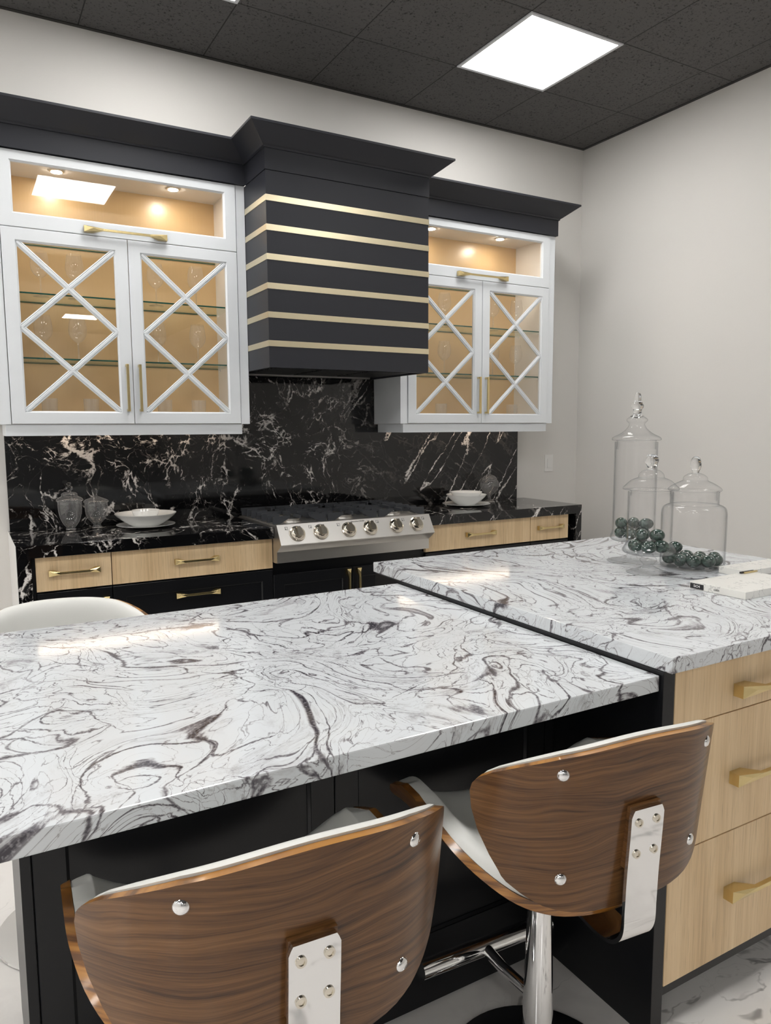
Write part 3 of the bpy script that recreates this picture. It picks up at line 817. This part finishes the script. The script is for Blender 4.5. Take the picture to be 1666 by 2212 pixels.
    m.prism([(-.2832, .66), (-.2910, .776), (back_y(0, .776) - .0004, .776), (back_y(0, .66) - .0004, .66)], -.034, .034, 'x'); m.build('spacer_block', 'walnut', t)
    # column, plate, footrest, base
    MB().box(-.09, .09, -.07, .09, .529, .5495, .003).build('seat_plate', 'rubber', t)
    MB().lathe([(0, .012), (.060, .014), (.050, .02), (.037, .036), (.034, .06), (.032, .20), (.026, .40), (.0235, .528), (0, .528)], 32).build('column', 'chrome', t, smooth=.7)
    m = MB(); zf = .205
    m.tube([(-.20, .165, zf), (.16, .180, zf)], .021, 20)
    m.tube([(-.008, .03, zf - .012), (-.025, .10, zf - .004), (-.03, .165, zf)], [.012, .013, .014], 14)
    m.build('footrest', 'chrome', t, smooth=.7)
    MB().lathe([(0, 0), (.195, 0), (.2, .004), (.198, .008), (.16, .012), (.08, .0165), (.05, .018), (0, .018)], 56).build('base', 'chrome', t, smooth=.7)
    return t
st = make_stool(); st.location = (-.626, -2.938, 0); st.rotation_euler.z = -.093; st['group'] = 'bar stools'
for loc_, rz, lab in (((-1.268, -2.952, 0), -.05, 'walnut and white leather bar stool nearest the camera, its back filling the lower left'),
                      ((-1.44, -1.875, 0), pi - .16, 'bar stool on the far side of the table with its white leather back cushion showing')):
    o = copy_tree(st); o.location = loc_; o.rotation_euler.z = rz; o['label'] = lab
    if rz > 1:
        for ch in o.children:
            if ch.name.startswith('footrest'): ch.rotation_euler.z = .66      # the seat swivels on its column

# ------------------------------------------------------------------ glass jars on the island
def jar(name, label, loc, body, lid, group=None, solid_from=None):
    t = thing(name, label, 'jar', loc, 0, group)
    MB().lathe(body, 56).build('jar_body', 'thin', t, smooth=.9)
    l = MB().lathe(lid[0], 56).build('lid', 'thin', t, smooth=.9)
    MB().lathe(lid[1], 40).build('finial', 'solid', l, smooth=.9)
    return t
# front footed jar
FX, FY = .374, -2.336
H = lambda v: v - .92
stem = spline([(0, H(.922)), (.066, H(.922)), (.067, H(.9245)), (.045, H(.932)), (.022, H(.943)), (.015, H(.949)), (.020, H(.954)), (.027, H(.962)), (.028, H(.968)), (.022, H(.976)), (.016, H(.981)), (.018, H(.985))], 4)
stem = [(max(0, a), b) for a, b in stem]
bowl = spline([(0, H(.989)), (.040, H(.986)), (.075, H(.989)), (.087, H(.996)), (.085, H(1.006)), (.077, H(1.020)), (.0735, H(1.04)), (.0735, H(1.10)), (.0735, H(1.198))], 5)
t = thing('footed_jar', 'footed apothecary jar in front, with a heap of green stone eggs', 'jar', (FX, FY, .9203))
MB().lathe(dbl(bowl), 56).build('jar_body', 'thin', t, smooth=.9)
MB().lathe(stem + [(0, H(.985))], 40).build('foot', 'thin', t, smooth=.9)
lidp = spline([(.066, H(1.185)), (.066, H(1.204)), (.088, H(1.206)), (.0905, H(1.212)), (.083, H(1.220)), (.066, H(1.236)), (.052, H(1.243)), (.043, H(1.247)), (.040, H(1.258)), (.028, H(1.270)), (.012, H(1.274))], 5)
l = MB().lathe(lidp, 56).build('lid', 'thin', t, smooth=.9)
MB().lathe(spline([(0, H(1.2735)), (.012, H(1.274)), (.013, H(1.280)), (.019, H(1.291)), (.0225, H(1.303)), (.020, H(1.315)), (.011, H(1.3235)), (0, H(1.325))], 5), 36).build('finial', 'solid', l, smooth=.9)
# tall jar
TX, TY = .497, -2.158
t = thing('footed_jar', 'tallest apothecary jar with a pointed finial lid, behind the other two jars', 'jar', (TX, TY, .9203))
bowl = spline([(0, H(1.002)), (.040, H(.998)), (.072, H(1.001)), (.083, H(1.008)), (.082, H(1.018)), (.077, H(1.032)), (.0755, H(1.06)), (.0755, H(1.2)), (.0755, H(1.362))], 5)
MB().lathe(dbl(bowl), 56).build('jar_body', 'thin', t, smooth=.9)
stem = [(a * 1.24, b) for a, b in spline([(0, H(.922)), (.068, H(.922)), (.069, H(.9245)), (.046, H(.930)), (.020, H(.944)), (.016, H(.952)), (.020, H(.960)), (.024, H(.970)), (.020, H(.980)), (.015, H(.988)), (.017, H(.997))], 4)]
stem = [(max(0, a), b) for a, b in stem]
MB().lathe(stem + [(0, H(.997))], 40).build('foot', 'thin', t, smooth=.9)
lidp = spline([(.069, H(1.335)), (.069, H(1.366)), (.083, H(1.367)), (.086, H(1.373)), (.080, H(1.380)), (.055, H(1.393)), (.037, H(1.408)), (.029, H(1.420)), (.028, H(1.428)), (.036, H(1.437)), (.036, H(1.444)), (.024, H(1.453))], 5)
l = MB().lathe(lidp, 56).build('lid', 'thin', t, smooth=.9)
MB().lathe(spline([(0, H(1.446)), (.024, H(1.453)), (.017, H(1.459)), (.0145, H(1.468)), (.0155, H(1.478)), (.0205, H(1.485)), (.0215, H(1.493)), (.017, H(1.503)), (.0125, H(1.509)), (.012, H(1.522)), (.010, H(1.534)), (0, H(1.540))], 5), 36).build('finial', 'solid', l, smooth=.9)
# wide jar
WX, WY = .600, -2.335
t = thing('glass_jar', 'wide straight glass jar with knob lid and a low heap of green stone eggs', 'jar', (WX, WY, .9203))
bowl = spline([(0, H(.9265)), (.06, H(.9255)), (.100, H(.9265)), (.1085, H(.931)), (.109, H(.942)), (.109, H(1.00)), (.109, H(1.09)), (.1085, H(1.115)), (.104, H(1.132)), (.092, H(1.141)), (.083, H(1.144)), (.0815, H(1.150)), (.0815, H(1.185)), (.083, H(1.188))], 5)
MB().lathe(dbl(bowl), 64).build('jar_body', 'thin', t, smooth=.9)
MB().lathe([(0, H(.9206)), (.100, H(.9206)), (.108, H(.923)), (.1085, H(.9248)), (0, H(.9248))], 56).build('foot', 'thin', t, smooth=.6)
lidp = spline([(.074, H(1.158)), (.074, H(1.190)), (.087, H(1.192)), (.089, H(1.198)), (.080, H(1.207)), (.060, H(1.219)), (.045, H(1.226)), (.041, H(1.230)), (.039, H(1.240)), (.026, H(1.250)), (.011, H(1.254))], 5)
l = MB().lathe(lidp, 56).build('lid', 'thin', t, smooth=.9)
MB().lathe(spline([(0, H(1.2535)), (.011, H(1.254)), (.012, H(1.260)), (.017, H(1.272)), (.0185, H(1.286)), (.015, H(1.302)), (.008, H(1.311)), (0, H(1.313))], 5), 36).build('finial', 'solid', l, smooth=.9)

# green stone eggs
egg_me = MB().lathe([(0, -.0262)] + [(.0218 * sin(pi * k / 16) * (1 + .07 * cos(pi * k / 16)), -.0262 * cos(pi * k / 16)) for k in range(1, 16)] + [(0, .0262)], 24).build('stone_egg', 'egg', smooth=3.2)
first_egg = [egg_me]
def egg(loc, rot, label, group):
    if first_egg: o = first_egg.pop()
    else: o = egg_me.copy(); COL.objects.link(o)
    o.location = loc; o.rotation_euler = rot; tag(o, label, 'stone egg', group)
def heap(cx, cy, z0, Rin, spots, group):
    """spots: dx, dy, layer, label. layer-0 eggs are pushed apart until none touch"""
    P = [[cx + dx, cy + dy] for dx, dy, *_ in spots]; L = [s[2] for s in spots]
    for _ in range(300):
        for i in range(len(P)):
            for j in range(i):
                if L[i] != L[j]: continue
                d = [P[i][0] - P[j][0], P[i][1] - P[j][1]]; q = sqrt(d[0] ** 2 + d[1] ** 2) + 1e-6
                if q < .0475:
                    k = (.0477 - q) / 2 / q
                    for a in (0, 1): P[i][a] += d[a] * k; P[j][a] -= d[a] * k
            q = sqrt((P[i][0] - cx) ** 2 + (P[i][1] - cy) ** 2); mx = Rin - .0255
            if q > mx:
                for a, c in ((0, cx), (1, cy)): P[i][a] = c + (P[i][a] - c) * mx / q
    for p, s in zip(P, spots):
        egg((p[0], p[1], z0 + .0225 + s[2] * .0345), (pi / 2 + random.uniform(-.2, .2), random.uniform(-.3, .3), random.uniform(0, pi)), s[3], group)
# view axes for laying out rows: away from the camera (fx, fy) and to the right (gx, gy)
vx, vy = FX + 1.636, FY + 4.055; q = sqrt(vx * vx + vy * vy); vx, vy = vx / q, vy / q
rt = lambda a, b: (a * vy + b * vx, -a * vx + b * vy)      # a right, b away
ord_ = ('leftmost', 'second from left', 'third from left', 'fourth from left')
sp = []
for k, (a, b) in enumerate(((-.040, -.062), (.004, -.078), (.050, -.062))): sp.append((*rt(a, b), 0, 'green stone egg in the wide jar, front row, ' + ('left', 'middle', 'right')[k]))
for k, (a, b) in enumerate(((-.075, -.025), (-.024, -.018), (.026, -.028), (.077, -.026))): sp.append((*rt(a, b), 0, 'green stone egg in the wide jar, second row, ' + ord_[k]))
for k, (a, b) in enumerate(((-.066, .028), (-.012, .034), (.040, .022), (.080, .030))): sp.append((*rt(a, b), 0, 'green stone egg in the wide jar, back row, ' + ord_[k]))
sp.append((*rt(-.058, .000), 1, 'green stone egg in the wide jar, perched on the others at its left side'))
heap(WX, WY, .9300, .1045, sp, 'stone eggs in the wide jar')
sp = []
for k, (a, b) in enumerate(((-.046, -.018), (.000, -.050), (.046, -.018))): sp.append((*rt(a, b), 0, 'green stone egg in the front footed jar, bottom front, ' + ('left', 'middle', 'right')[k]))
for k, (a, b) in enumerate(((-.026, .036), (.026, .036))): sp.append((*rt(a, b), 0, 'green stone egg in the front footed jar, bottom back ' + ('left', 'right')[k]))
for k, (a, b) in enumerate(((-.024, -.004), (.026, .006))): sp.append((*rt(a, b), 1, 'green stone egg in the front footed jar, top of the heap ' + ('left', 'right')[k]))
heap(FX, FY, .9935, .0700, sp, 'stone eggs in the front footed jar')
sp = []
for k, (a, b) in enumerate(((-.050, -.014), (-.012, -.048), (.040, -.026))): sp.append((*rt(a, b), 0, 'green stone egg in the tallest jar, bottom layer front, ' + ('left', 'middle', 'right')[k]))
for k, (a, b) in enumerate(((-.026, .036), (.026, .036))): sp.append((*rt(a, b), 0, 'green stone egg in the tallest jar, bottom layer back ' + ('left', 'right')[k]))
for k, (a, b) in enumerate(((-.046, -.010), (.000, .010), (.046, -.010))): sp.append((*rt(a, b), 1, 'green stone egg in the tallest jar, top layer, ' + ('left', 'middle', 'right')[k]))
heap(TX, TY, 1.0065, .0700, sp, 'stone eggs in the tallest jar')

# marble sample tiles
def sample(x0, x1, y0, y1, z0, label, texts):
    t = thing('marble_sample', label, 'sample tile', (x0, y0, z0)); w, d = x1 - x0, y1 - y0
    MB().box(0, w, 0, d, 0, .022, .0012).build('tile', 'sample', t)
    if texts:
        MB().box(-.0006, .0004, d - .050, d - .002, .0015, .0175).build('maker_label', 'labelblack', t)
        rz = (pi / 2, 0, -pi / 2)
        text('maker_lettering', 'SiO4', .0115, 'inkwhite', t, (-.0008, d - .026, .0095), rz)
        text('code_lettering', 'G004', .0085, 'ink', t, (-.0004, d - .094, .0095), rz)
sample(.297, .600, -2.753, -2.564, .9203, 'cream marble sample tile with a black label, lying nearest the island edge', True)
sample(.585, .860, -2.556, -2.455, .9203, 'second cream marble sample tile, lying behind the first at the right edge', False)
t = thing('pen', 'slim black and gold stick lying at the back edge of the front marble sample', 'pen', (.53, -2.572, .9425))
MB().box(0, .066, -.004, .002, 0, .006, .001).build('barrel', 'labelblack', t)
MB().box(.010, .078, -.010, -.0045, 0, .005, .001).build('clip', 'brass', t)
# ------------------------------------------------------------------ things on the black worktop
def candy(loc, label, body, lid, fin):
    t = thing('candy_jar', label, 'jar', loc)
    MB().lathe(spline(body, 5), 40).build('jar_body', 'candyglass', t, smooth=.9)
    l = MB().lathe(spline(lid, 5), 40).build('lid', 'candyglass', t, smooth=.9)
    MB().lathe([(max(0, a), b) for a, b in spline(fin, 5)], 28).build('finial', 'solid', l, smooth=.9)
candy((-1.188, -.105, .9203), 'clear lidded candy jar with a double-ball finial, leftmost on the black worktop',
      [(0, .003), (.022, .002), (.023, .005), (.018, .010), (.028, .022), (.042, .045), (.051, .075), (.055, .105), (.056, .135), (.056, .142)],
      [(.052, .128), (.053, .142), (.061, .144), (.062, .150), (.055, .158), (.040, .166), (.036, .170), (.037, .177), (.030, .184), (.012, .188)],
      [(0, .187), (.012, .188), (.010, .194), (.017, .202), (.018, .210), (.011, .219), (.008, .222), (.012, .229), (.008, .236), (0, .238)])
candy((-1.065, -.105, .9203), 'clear lidded candy jar with a single-ball finial, second from left on the black worktop',
      [(0, .003), (.022, .002), (.024, .005), (.018, .013), (.018, .022), (.030, .036), (.046, .056), (.053, .085), (.054, .115), (.054, .128)],
      [(.050, .116), (.051, .129), (.058, .131), (.059, .137), (.050, .144), (.028, .153), (.012, .160), (.008, .166)],
      [(0, .165), (.008, .166), (.0075, .176), (.0105, .186), (.0105, .193), (.006, .200), (0, .202)])
candy((1.398, -.13, .9203), 'round footed candy jar with lid, at the right end beside the stacked bowls',
      [(0, .003), (.034, .002), (.035, .005), (.020, .012), (.010, .024), (.012, .040), (.020, .052), (.038, .068), (.058, .095), (.062, .118), (.056, .140), (.046, .152)],
      [(.042, .146), (.043, .153), (.048, .155), (.047, .160), (.035, .172), (.018, .180), (.007, .184)],
      [(0, .183), (.007, .184), (.006, .192), (.010, .202), (.010, .210), (.006, .219), (0, .222)])
def dish(name, label, cat, prof, loc, group=None):
    o = MB().lathe(prof, 64).build(name, 'ceramic', None, loc, smooth=.9); return tag(o, label, cat, group)
def platep(r): return spline([(0, .004), (r * .58, .0035), (r * .62, .001), (r * .66, .002), (r * .99, .013), (r, .0145), (r * .99, .0155), (r * .68, .0065), (r * .6, .0065), (0, .0065)], 4)
def bowlp(r, h, f): return spline([(0, .003), (f * .9, .002), (f, 0), (f * 1.06, .003), (f + (r - f) * .35, h * .28), (f + (r - f) * .8, h * .72), (r, h), (r * .985, h + .001), (f + (r - f) * .76, h * .75), (f + (r - f) * .25, h * .3), (f * .9, .008), (0, .007)], 4)
bz = .9203
dish('plate', 'white plate under the wide bowl left of the cooktop', 'plate', platep(.142), (-.842, -.190, bz))
dish('serving_bowl', 'wide flared white bowl on the plate left of the cooktop', 'bowl', bowlp(.150, .062, .068), (-.842, -.190, bz + .0072))
dish('small_bowl', 'small white bowl nested in the wide bowl left of the cooktop', 'bowl', bowlp(.068, .068, .034), (-.842, -.190, bz + .0162))
dish('plate', 'white plate under the stacked bowls right of the cooktop', 'plate', platep(.150), (1.14, -.225, bz))
dish('serving_bowl', 'white bowl on the plate right of the cooktop', 'bowl', bowlp(.128, .062, .058), (1.14, -.225, bz + .0072))
dish('small_bowl', 'small white bowl nested in the bowl right of the cooktop', 'bowl', bowlp(.100, .070, .042), (1.14, -.225, bz + .0162))

# ------------------------------------------------------------------ glasses inside the wall cabinets
wine = MB().lathe(spline([(0, .0035), (.020, .002), (.033, .0005), (.0335, .0015), (.012, .0045), (.0045, .010), (.0035, .03), (.0035, .065), (.0045, .080), (.008, .086), (.022, .096), (.036, .116), (.0405, .140), (.038, .170), (.031, .205)], 4), 32).build('wine_glass', 'wine', smooth=.9)
tumb = MB().lathe([(0, .002), (.030, .001), (.033, .003), (.036, .105), (.0345, .105), (.0315, .010), (0, .009)], 24).build('tumbler', 'wine', smooth=.6)
f1, f2 = [wine], [tumb]
def put(src, first, loc, label, group):
    o = first.pop() if first else src.copy()
    if o.name not in COL.objects: COL.objects.link(o)
    o.location = loc; tag(o, label, 'glass', group)
o4 = ('leftmost', 'second from left', 'third from left', 'rightmost'); o3 = ('leftmost', 'middle', 'rightmost')
for z, sh in ((2.0302, 'upper'), (1.7422, 'lower')):
    for k, x in enumerate((-1.272, -1.122, -.742, -.545)): put(wine, f1, (x, -.19 + (.02 if k == 2 else 0), z), f'{o4[k]} wine glass on the {sh} glass shelf of the left wall cabinet', 'wine glasses in the left cabinet')
    for k, x in enumerate((.990, 1.365, 1.555)): put(wine, f1, (x, -.19, z), f'{o3[k]} wine glass on the {sh} glass shelf of the right wall cabinet', 'wine glasses in the right cabinet')
for k, x in enumerate((-1.262, -1.076, -.724, -.550)): put(tumb, f2, (x, -.19, 1.4583), f'{o4[k]} tumbler on the bottom of the left wall cabinet', 'tumblers in the left cabinet')
for k, x in enumerate((.968, 1.529)): put(tumb, f2, (x, -.19, 1.4583), f'{("left", "right")[k]} tumbler on the bottom of the right wall cabinet', 'tumblers in the right cabinet')

# ------------------------------------------------------------------ world, colour management
w = bpy.data.worlds.new('world'); S.world = w; w.use_nodes = True
w.node_tree.nodes['Background'].inputs[0].default_value = (.02, .02, .02, 1)
vs = S.view_settings; S.display_settings.display_device = 'sRGB'
vs.view_transform = 'Standard'; vs.look = 'None'; vs.gamma = 1; vs.use_curve_mapping = False; vs.exposure = 0.18
S.cycles.max_bounces = 12; S.cycles.transparent_max_bounces = 32; S.cycles.transmission_bounces = 12; S.cycles.glossy_bounces = 6
S.cycles.sample_clamp_indirect = 6.0; S.cycles.caustics_reflective = False; S.cycles.caustics_refractive = False
S.cycles.adaptive_threshold = .02
